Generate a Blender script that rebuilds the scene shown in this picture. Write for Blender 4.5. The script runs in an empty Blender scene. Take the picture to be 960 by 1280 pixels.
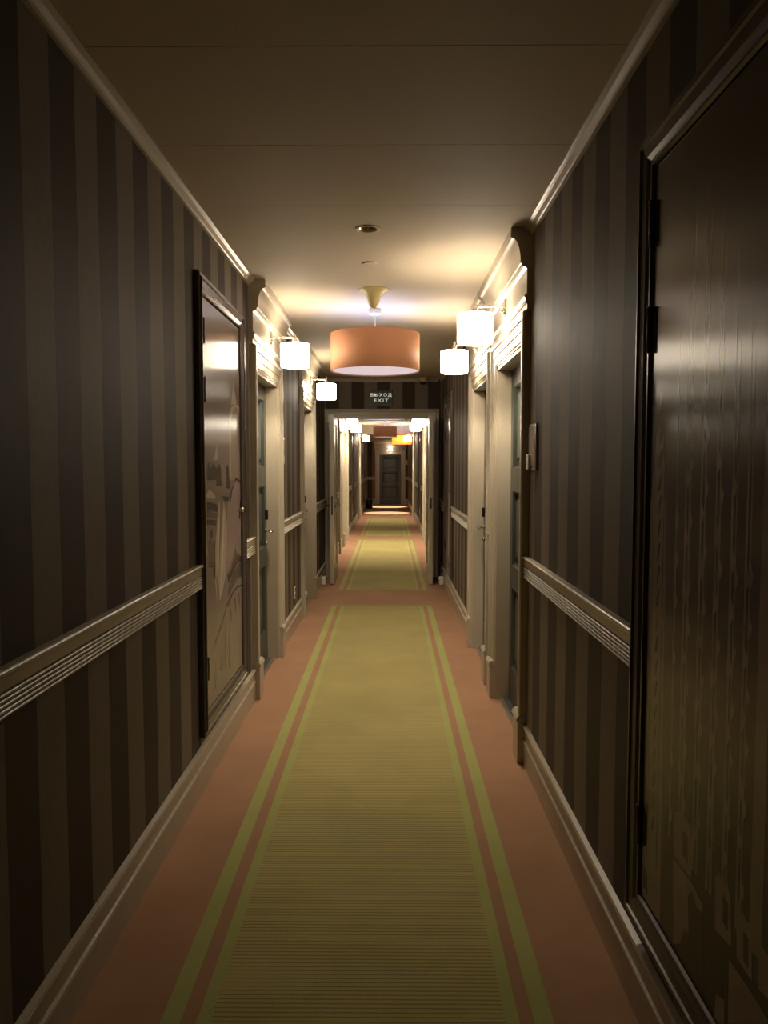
import bpy, bmesh, math, random
from mathutils import Matrix, Vector

PI = math.pi
SC = bpy.context.scene
COL = SC.collection
random.seed(7)

# ------------------------------------------------------------------ camera
F_PX, CAM_H = 962.0, 1.6
pitch = math.atan(59.0 / F_PX)
yaw = math.atan(7.5 / F_PX)
cam_d = bpy.data.cameras.new('camera')
cam = bpy.data.objects.new('camera', cam_d)
COL.objects.link(cam)
cam_d.sensor_fit = 'VERTICAL'
cam_d.sensor_height = 36.0
cam_d.lens = F_PX / 1280.0 * 36.0
cam_d.clip_start = 0.05
fwd = Vector((-math.sin(yaw) * math.cos(pitch), math.cos(yaw) * math.cos(pitch), -math.sin(pitch)))
rgt = Vector((math.cos(yaw), math.sin(yaw), 0))
upv = rgt.cross(fwd)
R3 = Matrix((rgt, upv, -fwd)).transposed()
cam.matrix_world = Matrix.Translation((0, 0, CAM_H)) @ R3.to_4x4()
SC.camera = cam

# ------------------------------------------------------------------ world, light levels, exposure
W = bpy.data.worlds.new('world')
SC.world = W
W.use_nodes = True
W.node_tree.nodes['Background'].inputs[0].default_value = (0.02, 0.016, 0.012, 1)
W.node_tree.nodes['Background'].inputs[1].default_value = 1.0
SC.view_settings.view_transform = 'Standard'
SC.view_settings.look = 'None'
SC.view_settings.gamma = 1.0
SC.view_settings.exposure = 1.6
SC.view_settings.use_curve_mapping = False

WARM = (1.0, 0.86, 0.68)          # wall lamp bulbs
COOL = (0.32, 0.46, 1.0)          # bulbs in the drum pendants
WALL_BULB_W = 1.15
WALL_DOWN_W = 13.0
FAR_GAIN = 1.9                    # lamps beyond the double door boosted to brighten the far corridor
WALL_SHADE = 7.6
PENDANT_BULB_W = 2.4
PENDANT_DIFFUSER = 0.21
END_BULB_W = 1.2
ADDED_SPOT_W = 300.0  # the two downlights added at the far end

# ------------------------------------------------------------------ sizes
XL, XR = -0.93, 0.73              # wall faces
CEIL = 2.81
CEIL_END = 2.55                   # lowered ceiling at the far end
Y_DROP = 24.2
Y_REAR, Y_END = -2.6, 31.1
Y_X0, Y_X1 = 10.97, 11.13         # the cross wall with the double door


# ------------------------------------------------------------------ material helpers
def srgb(r, g, b):
    f = lambda c: (c / 255 / 12.92) if c / 255 <= 0.04045 else ((c / 255 + 0.055) / 1.055) ** 2.4
    return (f(r), f(g), f(b))


class NT:
    """tiny helper for building node maths"""
    def __init__(self, m):
        self.t = m.node_tree
        self.n = m.node_tree.nodes
        self.l = m.node_tree.links

    def new(self, kind, **kw):
        n = self.n.new(kind)
        for k, v in kw.items():
            setattr(n, k, v)
        return n

    def put(self, sock, v):
        if isinstance(v, bpy.types.NodeSocket):
            self.l.new(v, sock)
        else:
            sock.default_value = v

    def m(self, op, a, b=0.0, c=0.0):
        n = self.new('ShaderNodeMath', operation=op)
        self.put(n.inputs[0], a)
        self.put(n.inputs[1], b)
        self.put(n.inputs[2], c)
        return n.outputs[0]

    def mix(self, f, a, b):
        n = self.new('ShaderNodeMix', data_type='RGBA')
        self.put(n.inputs[0], f)
        self.put(n.inputs[6], a if isinstance(a, bpy.types.NodeSocket) else (*a, 1))
        self.put(n.inputs[7], b if isinstance(b, bpy.types.NodeSocket) else (*b, 1))
        return n.outputs[2]

    def pos(self):
        g = self.new('ShaderNodeNewGeometry')
        s = self.new('ShaderNodeSeparateXYZ')
        self.l.new(g.outputs['Position'], s.inputs[0])
        return g.outputs['Position'], s.outputs[0], s.outputs[1], s.outputs[2]

    def noise(self, vec, scale, detail=2.0, rough=0.5):
        n = self.new('ShaderNodeTexNoise')
        if vec is not None:
            self.l.new(vec, n.inputs['Vector'])
        n.inputs['Scale'].default_value = scale
        n.inputs['Detail'].default_value = detail
        n.inputs['Roughness'].default_value = rough
        return n.outputs[0]

    def scaled(self, vec, s):
        n = self.new('ShaderNodeVectorMath', operation='MULTIPLY')
        self.l.new(vec, n.inputs[0])
        n.inputs[1].default_value = s
        return n.outputs[0]

    def bump(self, h, strength, dist, bsdf):
        n = self.new('ShaderNodeBump')
        n.inputs['Strength'].default_value = strength
        n.inputs['Distance'].default_value = dist
        self.l.new(h, n.inputs['Height'])
        self.l.new(n.outputs[0], bsdf.inputs['Normal'])


def mat(name, col, rough=0.5, metal=0.0, spec=0.5, var=0.06, scale=30.0, emit=None, estr=0.0):
    """painted / plain surface: base colour with a faint procedural mottling"""
    m = bpy.data.materials.new(name)
    m.use_nodes = True
    t = NT(m)
    b = t.n['Principled BSDF']
    b.inputs['Roughness'].default_value = rough
    b.inputs['Metallic'].default_value = metal
    b.inputs['Specular IOR Level'].default_value = spec
    p, x, y, z = t.pos()
    nz = t.noise(p, scale)
    lo = tuple(c * (1 - var) for c in col)
    hi = tuple(min(1, c * (1 + var)) for c in col)
    t.l.new(t.mix(nz, lo, hi), b.inputs['Base Color'])
    if emit:
        b.inputs['Emission Color'].default_value = (*emit, 1)
        b.inputs['Emission Strength'].default_value = estr
    return m


def wallpaper(name, axis, phase, width, dark, light):
    m = bpy.data.materials.new(name)
    m.use_nodes = True
    t = NT(m)
    b = t.n['Principled BSDF']
    p, x, y, z = t.pos()
    a = y if axis == 'y' else x
    k = t.m('FLOORED_MODULO', t.m('SUBTRACT', a, phase), 2 * width)
    s = t.m('LESS_THAN', k, width)                      # 1 on a light stripe
    grain = t.noise(t.scaled(p, (1, 1, 0.03)), 420.0, 2.0, 0.6)
    weave = t.noise(t.scaled(p, (1, 1, 0.25)), 160.0, 2.0, 0.5)
    g = t.m('ADD', t.m('MULTIPLY', grain, 0.7), t.m('MULTIPLY', weave, 0.5))
    base = t.mix(s, dark, light)
    mul = t.new('ShaderNodeMix', data_type='RGBA', blend_type='MULTIPLY')
    mul.inputs[0].default_value = 0.55
    t.l.new(base, mul.inputs[6])
    cg = t.new('ShaderNodeCombineColor')
    for i in range(3):
        t.l.new(t.m('ADD', g, 0.42), cg.inputs[i])
    t.l.new(cg.outputs[0], mul.inputs[7])
    t.l.new(mul.outputs[2], b.inputs['Base Color'])
    b.inputs['Roughness'].default_value = 0.62
    b.inputs['Specular IOR Level'].default_value = 0.22
    t.bump(g, 0.25, 0.0012, b)
    return m


def carpet_mat(name, col):
    m = bpy.data.materials.new(name)
    m.use_nodes = True
    t = NT(m)
    b = t.n['Principled BSDF']
    p, x, y, z = t.pos()
    big = t.noise(p, 2.2, 4.0, 0.6)
    fine = t.noise(p, 380.0, 2.0, 0.6)
    f = t.m('ADD', t.m('MULTIPLY', big, 0.6), t.m('MULTIPLY', fine, 0.55))
    c = t.mix(f, tuple(v * 0.62 for v in col), tuple(min(1, v * 1.32) for v in col))
    t.l.new(c, b.inputs['Base Color'])
    b.inputs['Roughness'].default_value = 0.95
    b.inputs['Specular IOR Level'].default_value = 0.1
    t.bump(fine, 0.5, 0.003, b)
    return m


def runner_mat(name, y0, y1, green, edge, line):
    """green ribbed panel, a line of the border colour and an outer green line"""
    m = bpy.data.materials.new(name)
    m.use_nodes = True
    t = NT(m)
    b = t.n['Principled BSDF']
    p, x, y, z = t.pos()
    rip = t.noise(t.scaled(p, (4, 40, 0)), 1.0, 2.0, 0.6)
    ph = t.m('FLOORED_MODULO', t.m('ADD', y, t.m('MULTIPLY', rip, 0.004)), 0.0187)
    rib = t.m('LESS_THAN', ph, 0.0050)                   # groove between ribs
    ina = t.m('MULTIPLY', t.m('GREATER_THAN', x, -0.515), t.m('LESS_THAN', x, 0.333))
    groove = t.m('MULTIPLY', rib, ina)
    big = t.noise(p, 1.7, 4.0, 0.6)
    fine = t.noise(p, 360.0, 2.0, 0.6)
    f = t.m('ADD', t.m('MULTIPLY', big, 0.6), t.m('MULTIPLY', fine, 0.5))
    field = t.mix(ina, edge, green)
    inl = t.m('MULTIPLY', t.m('GREATER_THAN', x, -0.601), t.m('LESS_THAN', x, -0.555))
    inr = t.m('MULTIPLY', t.m('GREATER_THAN', x, 0.373), t.m('LESS_THAN', x, 0.415))
    iny = t.m('MULTIPLY', t.m('GREATER_THAN', y, y0 + 0.05), t.m('LESS_THAN', y, y1 - 0.05))
    isl = t.m('MULTIPLY', t.m('ADD', inl, inr), iny)
    c = t.mix(isl, field, line)
    lo = t.new('ShaderNodeMix', data_type='RGBA', blend_type='MULTIPLY')
    lo.inputs[0].default_value = 1.0
    t.l.new(c, lo.inputs[6])
    cg = t.new('ShaderNodeCombineColor')
    sh = t.m('MULTIPLY', t.m('ADD', t.m('MULTIPLY', f, 0.75), 0.6), t.m('SUBTRACT', 1.0, t.m('MULTIPLY', groove, 0.42)))
    for i in range(3):
        t.l.new(sh, cg.inputs[i])
    t.l.new(cg.outputs[0], lo.inputs[7])
    t.l.new(lo.outputs[2], b.inputs['Base Color'])
    b.inputs['Roughness'].default_value = 0.95
    b.inputs['Specular IOR Level'].default_value = 0.1
    t.bump(t.m('SUBTRACT', fine, t.m('MULTIPLY', groove, 2.0)), 0.5, 0.003, b)
    return m


def emit_mat(name, col, strength, base=(0.8, 0.78, 0.72)):
    return mat(name, base, 0.8, emit=col, estr=strength, var=0.02)


TERRA = srgb(166, 128, 99)
M = {}
M['trim'] = mat('cream_trim_paint', (0.47, 0.41, 0.305), 0.28, var=0.04, scale=9)
M['ceiling'] = mat('ceiling_paint', (0.55, 0.465, 0.345), 0.7, spec=0.2, var=0.05, scale=60)
M['void'] = mat('dark_gap', (0.02, 0.017, 0.014), 0.9)
M['floor'] = carpet_mat('terracotta_carpet', TERRA)
WD, WLT = (0.062, 0.044, 0.030), (0.195, 0.155, 0.112)
M['wall_left'] = wallpaper('striped_wallpaper', 'y', 1.984, 0.172, WD, WLT)
M['wall_right'] = wallpaper('striped_wallpaper', 'y', 2.445, 0.180, WD, WLT)
M['wall_cross'] = wallpaper('striped_wallpaper', 'x', -0.725, 0.180, WD, WLT)
M['door'] = mat('dark_green_door_paint', (0.045, 0.053, 0.044), 0.28, var=0.08, scale=6)
M['brown_frame'] = mat('dark_brown_frame_lacquer', (0.105, 0.083, 0.066), 0.26, var=0.06)
M['brown_door'] = mat('dark_brown_door_veneer', (0.05, 0.034, 0.025), 0.35, var=0.1)
M['steel'] = mat('brushed_nickel', (0.62, 0.58, 0.52), 0.24, metal=1.0)
M['darksteel'] = mat('dark_bronze', (0.08, 0.065, 0.05), 0.3, metal=1.0)
M['black'] = mat('black_satin', (0.012, 0.011, 0.010), 0.35)
M['white'] = mat('white_plastic', (0.72, 0.69, 0.62), 0.4)
M['threshold'] = mat('threshold_strip_metal', (0.42, 0.39, 0.35), 0.3, metal=0.7)
M['sill'] = mat('dark_stone_sill', (0.10, 0.10, 0.095), 0.3)
M['shade'] = emit_mat('lit_white_lamp_fabric', (1.0, 0.86, 0.67), WALL_SHADE)
M['shade_far'] = emit_mat('lit_white_lamp_fabric', (1.0, 0.86, 0.67), WALL_SHADE * FAR_GAIN)
M['shade_rim'] = mat('lamp_rim', (0.30, 0.28, 0.25), 0.5)
M['copper'] = mat('copper_drum_fabric', (0.48, 0.235, 0.135), 0.6, spec=0.15, var=0.03, emit=(1.0, 0.35, 0.12), estr=0.03)
M['copper_lit'] = mat('orange_drum_fabric', (0.7, 0.22, 0.04), 0.4, var=0.03, emit=(1.0, 0.24, 0.02), estr=0.75)
M['copper_in'] = mat('white_drum_lining', (0.8, 0.78, 0.76), 0.8)
M['diffuser'] = emit_mat('lit_diffuser', (1.0, 0.80, 0.88), PENDANT_DIFFUSER)
M['canopy'] = mat('pale_yellow_plastic', (0.62, 0.50, 0.22), 0.4)
M['spot_glow'] = emit_mat('added_spot_glow', (1.0, 0.85, 0.6), 14.0)  # glowing lens of the added far downlights
M['sign'] = mat('exit_sign_dark_green', (0.022, 0.032, 0.024), 0.4)
M['letter'] = mat('exit_lettering', (0.75, 0.75, 0.68), 0.5, emit=(0.85, 0.88, 0.78), estr=0.22)
M['mural_base_left'] = mat('mural_print', (0.27, 0.21, 0.178), 0.22, var=0.10, scale=5)
M['mural_base_right'] = mat('mural_print', (0.062, 0.043, 0.031), 0.22, var=0.12, scale=5)
MUR = {
    'pale': mat('mural_pale', (0.52, 0.43, 0.34), 0.22, var=0.12, scale=14),
    'cream': mat('mural_cream', (0.68, 0.58, 0.45), 0.22, var=0.12, scale=14),
    'mid': mat('mural_mid', (0.36, 0.28, 0.235), 0.22, var=0.12, scale=14),
    'mid2': mat('mural_shadow_tone', (0.150, 0.112, 0.095), 0.22, var=0.15, scale=14),
    'mauve': mat('mural_mauve', (0.36, 0.265, 0.245), 0.22, var=0.1, scale=14),
    'dark': mat('mural_dark', (0.085, 0.062, 0.053), 0.22, var=0.15, scale=14),
    'black': mat('mural_black', (0.022, 0.016, 0.012), 0.22),
    'gpale': mat('mural_stone', (0.300, 0.235, 0.170), 0.22, var=0.15, scale=14),
    'gdark': mat('mural_dark_stone', (0.028, 0.018, 0.012), 0.22, var=0.15, scale=14),
}

for m_ in [M['mural_base_left'], M['mural_base_right']] + list(MUR.values()):
    t_ = NT(m_)
    b_ = t_.n['Principled BSDF']
    b_.inputs['Anisotropic'].default_value = 0.85
    b_.inputs['Specular IOR Level'].default_value = 0.6
    tg = t_.new('ShaderNodeTangent', direction_type='RADIAL', axis='Z')
    t_.l.new(tg.outputs[0], b_.inputs['Tangent'])

MURAL_LEFT = [
    ('pale', [(0.144, 1.248), (0.157, 1.607), (0.21, 1.662), (0.333, 1.697), (0.46, 1.689), (0.49, 1.637), (0.505, 1.241)]),
    ('mid', [(0.186, 1.247), (0.206, 1.593), (0.26, 1.648), (0.341, 1.678), (0.431, 1.667), (0.466, 1.626), (0.472, 1.242)]),
    ('pale', [(0.211, 1.679), (0.258, 1.761), (0.292, 1.825), (0.32, 1.766), (0.378, 1.701)]),
    ('pale', [(-0.233, 1.357), (-0.172, 1.445), (-0.134, 1.366)]),
    ('dark', [(-0.391, 1.259), (-0.387, 1.326), (-0.347, 1.357), (-0.309, 1.326), (-0.307, 1.257)]),
    ('dark', [(-0.293, 1.257), (-0.296, 1.326), (-0.241, 1.349), (-0.194, 1.322), (-0.191, 1.255)]),
    ('dark', [(-0.162, 1.254), (-0.159, 1.318), (-0.114, 1.342), (-0.071, 1.314), (-0.068, 1.252)]),
    ('dark', [(0.048, 1.25), (0.051, 1.309), (0.092, 1.338), (0.131, 1.307), (0.136, 1.248)]),
    ('dark', [(-0.324, 1.258), (-0.321, 1.318), (-0.273, 1.334), (-0.225, 1.317), (-0.219, 1.256)]),
    ('dark', [(-0.192, 1.222), (-0.191, 1.312), (-0.129, 1.332), (-0.069, 1.305), (-0.063, 1.218)]),
    ('dark', [(0.045, 1.204), (0.043, 1.263), (0.101, 1.286), (0.151, 1.255), (0.159, 1.2)]),
    ('pale', [(-0.402, 1.191), (-0.341, 1.21), (-0.214, 1.172), (-0.215, 1.156), (-0.403, 1.168)]),
    ('dark', [(-0.404, 1.153), (-0.167, 1.122), (-0.18, 1.086), (-0.406, 1.111)]),
    ('mid2', [(-0.407, 1.105), (-0.18, 1.082), (-0.192, 1.048), (-0.409, 1.068)]),
    ('dark', [(-0.409, 1.062), (-0.192, 1.042), (-0.199, 1.013), (-0.411, 1.034)]),
    ('dark', [(-0.342, 0.966), (-0.34, 0.996), (-0.311, 1.001), (-0.284, 0.989), (-0.286, 0.956)]),
    ('mid2', [(-0.396, 0.82), (-0.389, 0.949), (-0.333, 0.96), (-0.273, 0.932), (-0.275, 0.804)]),
    ('dark', [(-0.287, 0.762), (-0.268, 0.926), (-0.228, 0.944), (-0.24, 0.732)]),
    ('dark', [(-0.045, 1.166), (0.162, 1.149), (0.161, 1.127), (-0.036, 1.141)]),
    ('mauve', [(-0.041, 0.773), (0.102, 1.115), (0.183, 1.199), (0.322, 1.258), (0.524, 1.218), (0.517, 0.752), (0.284, 0.844), (0.056, 0.724)]),
    ('dark', [(0.138, 1.128), (0.189, 1.193), (0.328, 1.258), (0.524, 1.226), (0.523, 1.213), (0.333, 1.245), (0.218, 1.186), (0.173, 1.124)]),
    ('dark', [(0.404, 1.012), (0.45, 1.113), (0.519, 1.136), (0.532, 1.123), (0.476, 1.104), (0.436, 1.003)]),
    ('pale', [(-0.147, 1.121), (-0.115, 1.14), (-0.108, 1.082), (-0.154, 0.834), (-0.221, 0.729), (-0.199, 0.589), (-0.242, 0.71), (-0.231, 0.899)]),
    ('pale', [(-0.109, 0.886), (-0.019, 1.147), (0.032, 1.074), (0.058, 0.952), (0.011, 0.718), (-0.081, 0.638), (-0.147, 0.603), (-0.16, 0.72)]),
    ('cream', [(-0.197, 0.794), (-0.146, 1.05), (-0.126, 1.049), (-0.166, 0.721), (-0.186, 0.633)]),
    ('cream', [(-0.092, 0.826), (-0.022, 1.089), (-0.001, 1.076), (-0.052, 0.774), (-0.124, 0.634)]),
    ('dark', [(0.055, 0.712), (0.162, 0.734), (0.298, 0.861), (0.339, 0.799), (0.518, 0.759), (0.516, 0.732), (0.336, 0.742), (0.195, 0.692), (0.075, 0.661)]),
    ('mid2', [(0.074, 0.637), (0.195, 0.689), (0.348, 0.737), (0.516, 0.729), (0.511, 0.646), (0.331, 0.653), (0.154, 0.611), (0.06, 0.59)]),
    ('dark', [(0.001, 0.547), (0.177, 0.595), (0.341, 0.609), (0.515, 0.592), (0.514, 0.582), (0.34, 0.596), (0.201, 0.579), (0.045, 0.532)]),
    ('dark', [(0.144, 0.427), (0.124, 0.505), (0.092, 0.548), (0.126, 0.536), (0.158, 0.474), (0.161, 0.424)]),
    ('dark', [(0.279, 0.438), (0.259, 0.518), (0.224, 0.562), (0.261, 0.549), (0.289, 0.5)]),
    ('dark', [(0.397, 0.454), (0.376, 0.536), (0.345, 0.567), (0.377, 0.556), (0.407, 0.504)]),
    ('dark', [(0.451, 0.218), (0.462, 0.408), (0.49, 0.409), (0.478, 0.201)]),
    ('mid2', [(-0.316, 0.388), (-0.119, 0.477), (-0.007, 0.53), (0.029, 0.536), (-0.069, 0.467), (-0.291, 0.377)]),
    ('dark', [(-0.276, 0.415), (-0.182, 0.442), (-0.12, 0.453), (-0.182, 0.43), (-0.264, 0.406)]),
    ('mid2', [(-0.167, 0.23), (-0.135, 0.4), (-0.123, 0.218)]),
    ('mid2', [(-0.054, 0.218), (-0.01, 0.48), (-0.008, 0.212)]),
    ('mid2', [(0.063, 0.181), (0.101, 0.523), (0.1, 0.177)]),
    ('mid2', [(-0.291, 0.162), (-0.26, 0.387), (-0.252, 0.156)]),
]
COLS= [(-0.4743, -0.3142), (-0.2697, -0.2562), (-0.2116, -0.1964), (-0.1864, -0.1716), (-0.1192, -0.1054), (-0.0941, -0.0829), (-0.0355, -0.0229), (-0.0147, -0.0025), (0.0446, 0.0578), (0.0671, 0.0745), (0.1139, 0.1243), (0.1329, 0.1414), (0.1775, 0.2302)]
MURAL_RIGHT = [
    ('pale', [(-0.485, 0.222), (-0.338, 0.232), (-0.325, 0.121), (-0.483, 0.118)]),
    ('dark', [(-0.452, 0.191), (-0.417, 0.182), (-0.413, 0.123), (-0.448, 0.131)]),
    ('pale', [(-0.226, 0.447), (-0.184, 0.472), (-0.124, 0.46), (-0.112, 0.338), (-0.228, 0.335)]),
    ('dark', [(-0.174, 0.429), (-0.141, 0.428), (-0.136, 0.36), (-0.17, 0.366)]),
    ('pale', [(-0.231, 0.328), (-0.108, 0.328), (-0.045, 0.313), (-0.042, 0.202), (-0.218, 0.112)]),
    ('black', [(-0.22, 0.104), (-0.171, 0.142), (-0.151, 0.191), (-0.122, 0.197), (-0.132, 0.286), (-0.107, 0.311), (-0.077, 0.288), (-0.039, 0.294), (-0.024, 0.096), (-0.038, 0.097)]),
    ('pale', [(0.017, 0.415), (0.037, 0.436), (0.093, 0.416), (0.103, 0.308), (0.021, 0.298)]),
    ('dark', [(0.055, 0.399), (0.083, 0.394), (0.085, 0.333), (0.059, 0.337)]),
    ('dark', [(0.015, 0.294), (0.109, 0.307), (0.264, 0.301), (0.265, 0.29), (0.11, 0.292), (0.016, 0.284)]),
    ('pale', [(0.123, 0.387), (0.146, 0.411), (0.188, 0.402), (0.195, 0.299), (0.127, 0.303)]),
    ('dark', [(0.154, 0.376), (0.176, 0.375), (0.179, 0.313), (0.157, 0.318)]),
    ('pale', [(0.216, 0.381), (0.228, 0.396), (0.259, 0.391), (0.264, 0.31), (0.22, 0.302)]),
    ('pale', [(0.094, 0.276), (0.176, 0.276), (0.266, 0.27), (0.267, 0.265), (0.097, 0.137)]),
    ('black', [(0.017, 0.268), (0.059, 0.279), (0.075, 0.12), (0.042, 0.095)]),
    ('pale', [(0.036, 0.161), (0.077, 0.175), (0.08, 0.124), (0.028, 0.085)]),
]



# ------------------------------------------------------------------ geometry helpers
def box(bm, x0, x1, y0, y1, z0, z1, mi=0):
    v = [bm.verts.new(p) for p in ((x0, y0, z0), (x1, y0, z0), (x1, y1, z0), (x0, y1, z0),
                                   (x0, y0, z1), (x1, y0, z1), (x1, y1, z1), (x0, y1, z1))]
    for f in ((0, 3, 2, 1), (4, 5, 6, 7), (0, 1, 5, 4), (1, 2, 6, 5), (2, 3, 7, 6), (3, 0, 4, 7)):
        bm.faces.new([v[i] for i in f]).material_index = mi


def prism(bm, prof, a0, a1, axis, mi=0):
    """extrude a closed profile; axis 'x': profile is (y,z); axis 'y': profile is (x,z); axis 'z': (x,y)"""
    def P(p, a):
        return {'x': (a, p[0], p[1]), 'y': (p[0], a, p[1]), 'z': (p[0], p[1], a)}[axis]
    A = [bm.verts.new(P(p, a0)) for p in prof]
    B = [bm.verts.new(P(p, a1)) for p in prof]
    n = len(prof)
    for i in range(n):
        bm.faces.new((A[i], A[(i + 1) % n], B[(i + 1) % n], B[i])).material_index = mi
    bm.faces.new(A[::-1]).material_index = mi
    bm.faces.new(B).material_index = mi


def lathe(bm, prof, c=(0, 0, 0), n=32, closed=False, axis='z', mi=0):
    """spin (r, h) about an axis through c"""
    rings = []
    for r, h in prof:
        ring = []
        for k in range(n):
            a = 2 * PI * k / n
            u, v = r * math.cos(a), r * math.sin(a)
            if axis == 'z':
                p = (c[0] + u, c[1] + v, c[2] + h)
            elif axis == 'y':
                p = (c[0] + u, c[1] + h, c[2] + v)
            else:
                p = (c[0] + h, c[1] + u, c[2] + v)
            ring.append(bm.verts.new(p))
        rings.append(ring)
    m = len(rings)
    for i in range(m if closed else m - 1):
        A, B = rings[i], rings[(i + 1) % m]
        for k in range(n):
            f = bm.faces.new((A[k], A[(k + 1) % n], B[(k + 1) % n], B[k]))
            f.material_index = mi
            f.smooth = True
    if not closed:
        bm.faces.new(rings[0][::-1]).material_index = mi
        bm.faces.new(rings[-1]).material_index = mi


def tube(bm, pts, r, n=12, mi=0):
    """round bar along points, r a number or one per point"""
    pts = [Vector(p) for p in pts]
    rs = r if isinstance(r, (list, tuple)) else [r] * len(pts)
    prev = None
    first = last = None
    for i, p in enumerate(pts):
        d = (pts[min(i + 1, len(pts) - 1)] - pts[max(i - 1, 0)]).normalized()
        ref = Vector((0, 0, 1)) if abs(d.z) < 0.9 else Vector((1, 0, 0))
        u = d.cross(ref).normalized()
        w = d.cross(u)
        ring = [bm.verts.new(p + rs[i] * (math.cos(2 * PI * k / n) * u + math.sin(2 * PI * k / n) * w)) for k in range(n)]
        if prev:
            for k in range(n):
                f = bm.faces.new((prev[k], prev[(k + 1) % n], ring[(k + 1) % n], ring[k]))
                f.smooth = True
                f.material_index = mi
        else:
            first = ring
        prev = last = ring
    bm.faces.new(first[::-1])
    bm.faces.new(last)


def obj(name, bm, m, parent=None, bevel=0.0):
    bmesh.ops.recalc_face_normals(bm, faces=bm.faces[:])
    me = bpy.data.meshes.new(name)
    bm.to_mesh(me)
    bm.free()
    for k in (m if isinstance(m, (list, tuple)) else [m]):
        me.materials.append(k)
    o = bpy.data.objects.new(name, me)
    COL.objects.link(o)
    if parent:
        o.parent = parent
    if bevel:
        b = o.modifiers.new('bevel', 'BEVEL')
        b.width = bevel
        b.segments = 2
        b.limit_method = 'ANGLE'
    return o


def tag(o, label, cat, group=None):
    o['label'] = label
    o['category'] = cat
    if group:
        o['group'] = group
    return o


def empty(name, loc, rz=0.0):
    o = bpy.data.objects.new(name, None)
    COL.objects.link(o)
    o.location = loc
    o.rotation_euler = (0, 0, rz)
    o.empty_display_size = 0.1
    return o


def struct(name, bm, m, bevel=0.0):
    o = obj(name, bm, m, bevel=bevel)
    o['kind'] = 'structure'
    return o


def BM():
    return bmesh.new()


def at_wall(side, y, z=0.0):
    """location and turn of a thing mounted on a wall: its own -Y looks into the corridor"""
    if side == 'left':
        return (XL, y, z), PI / 2
    if side == 'right':
        return (XR, y, z), -PI / 2
    return (y, Y_END, z), 0.0


def lamp(name, parent, loc, watts, col, radius=0.02):
    d = bpy.data.lights.new(name, 'POINT')
    d.energy = watts
    d.color = col
    d.shadow_soft_size = radius
    o = bpy.data.objects.new(name, d)
    COL.objects.link(o)
    o.parent = parent
    o.location = loc
    return o


def down_light(name, parent, loc, watts, col, size, blend=0.6):
    d = bpy.data.lights.new(name, 'SPOT')
    d.energy = watts
    d.color = col
    d.spot_size = size
    d.spot_blend = blend
    d.shadow_soft_size = 0.02
    o = bpy.data.objects.new(name, d)
    COL.objects.link(o)
    o.parent = parent
    o.location = loc
    return o


def profile_frame(bm, prof, x0, x1, z0, z1, closed=True, base=None):
    """mitred moulding round a rectangle; prof = (outward width w, stand-off d) as a closed loop.
    the face looks to -Y; open frames leave out the bottom and run down to z0"""
    rings = []
    corners = [(x0, z0, -1, -1), (x0, z1, -1, 1), (x1, z1, 1, 1), (x1, z0, 1, -1)]
    for cx, cz, sx, sz in corners:
        ring = []
        for w, d in prof:
            zz = cz + sz * w
            if not closed and sz < 0:
                zz = z0
            ring.append(bm.verts.new((cx + sx * w, -d, zz)))
        rings.append(ring)
    n = len(prof)
    pairs = [(0, 1), (1, 2), (2, 3)] + ([(3, 0)] if closed else [])
    for a, b in pairs:
        A, B = rings[a], rings[b]
        for i in range(n):
            j = (i + 1) % n
            bm.faces.new((A[i], A[j], B[j], B[i]))
    if not closed:
        bm.faces.new(rings[0])
        bm.faces.new(rings[3][::-1])


def clip_poly(poly, x0, x1, z0, z1):
    def half(ps, inside, cut):
        out = []
        for i in range(len(ps)):
            a, b = ps[i], ps[(i + 1) % len(ps)]
            ia, ib = inside(a), inside(b)
            if ia:
                out.append(a)
            if ia != ib:
                out.append(cut(a, b))
        return out
    def cx(v):
        return lambda a, b: (v, a[1] + (b[1] - a[1]) * (v - a[0]) / (b[0] - a[0]))
    def cz(v):
        return lambda a, b: (a[0] + (b[0] - a[0]) * (v - a[1]) / (b[1] - a[1]), v)
    for ins, c in ((lambda p: p[0] >= x0, cx(x0)), (lambda p: p[0] <= x1, cx(x1)),
                   (lambda p: p[1] >= z0, cz(z0)), (lambda p: p[1] <= z1, cz(z1))):
        if poly:
            poly = half(poly, ins, c)
    return poly


def complement(a0, a1, blocks):
    out, p = [], a0
    for b0, b1 in sorted(blocks):
        if b0 > p:
            out.append((p, min(b0, a1)))
        p = max(p, b1)
    if p < a1:
        out.append((p, a1))
    return [r for r in out if r[1] - r[0] > 0.02]


# ------------------------------------------------------------------ plan of the two long walls
OPEN_W, OPEN_H, CAS = 0.50, 2.25, 0.15
PORTALS = {'left': [5.80, 8.62, 14.40, 15.90, 22.80], 'right': [4.70, 6.17, 14.10, 15.65, 23.00]}
MURALS = {'left': [(3.685, 4.81), (18.15, 19.25)], 'right': [(1.10, 2.23), (8.88, 10.0), (17.85, 18.95)]}
PLAIN = {'left': [26.4], 'right': []}       # the dark service door near the end

# ------------------------------------------------------------------ floor, ceiling, walls
b = BM()
box(b, XL - 0.25, XR + 0.25, Y_REAR - 0.2, Y_END + 0.3, -0.12, 0.0)
struct('floor', b, M['floor'])

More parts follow.
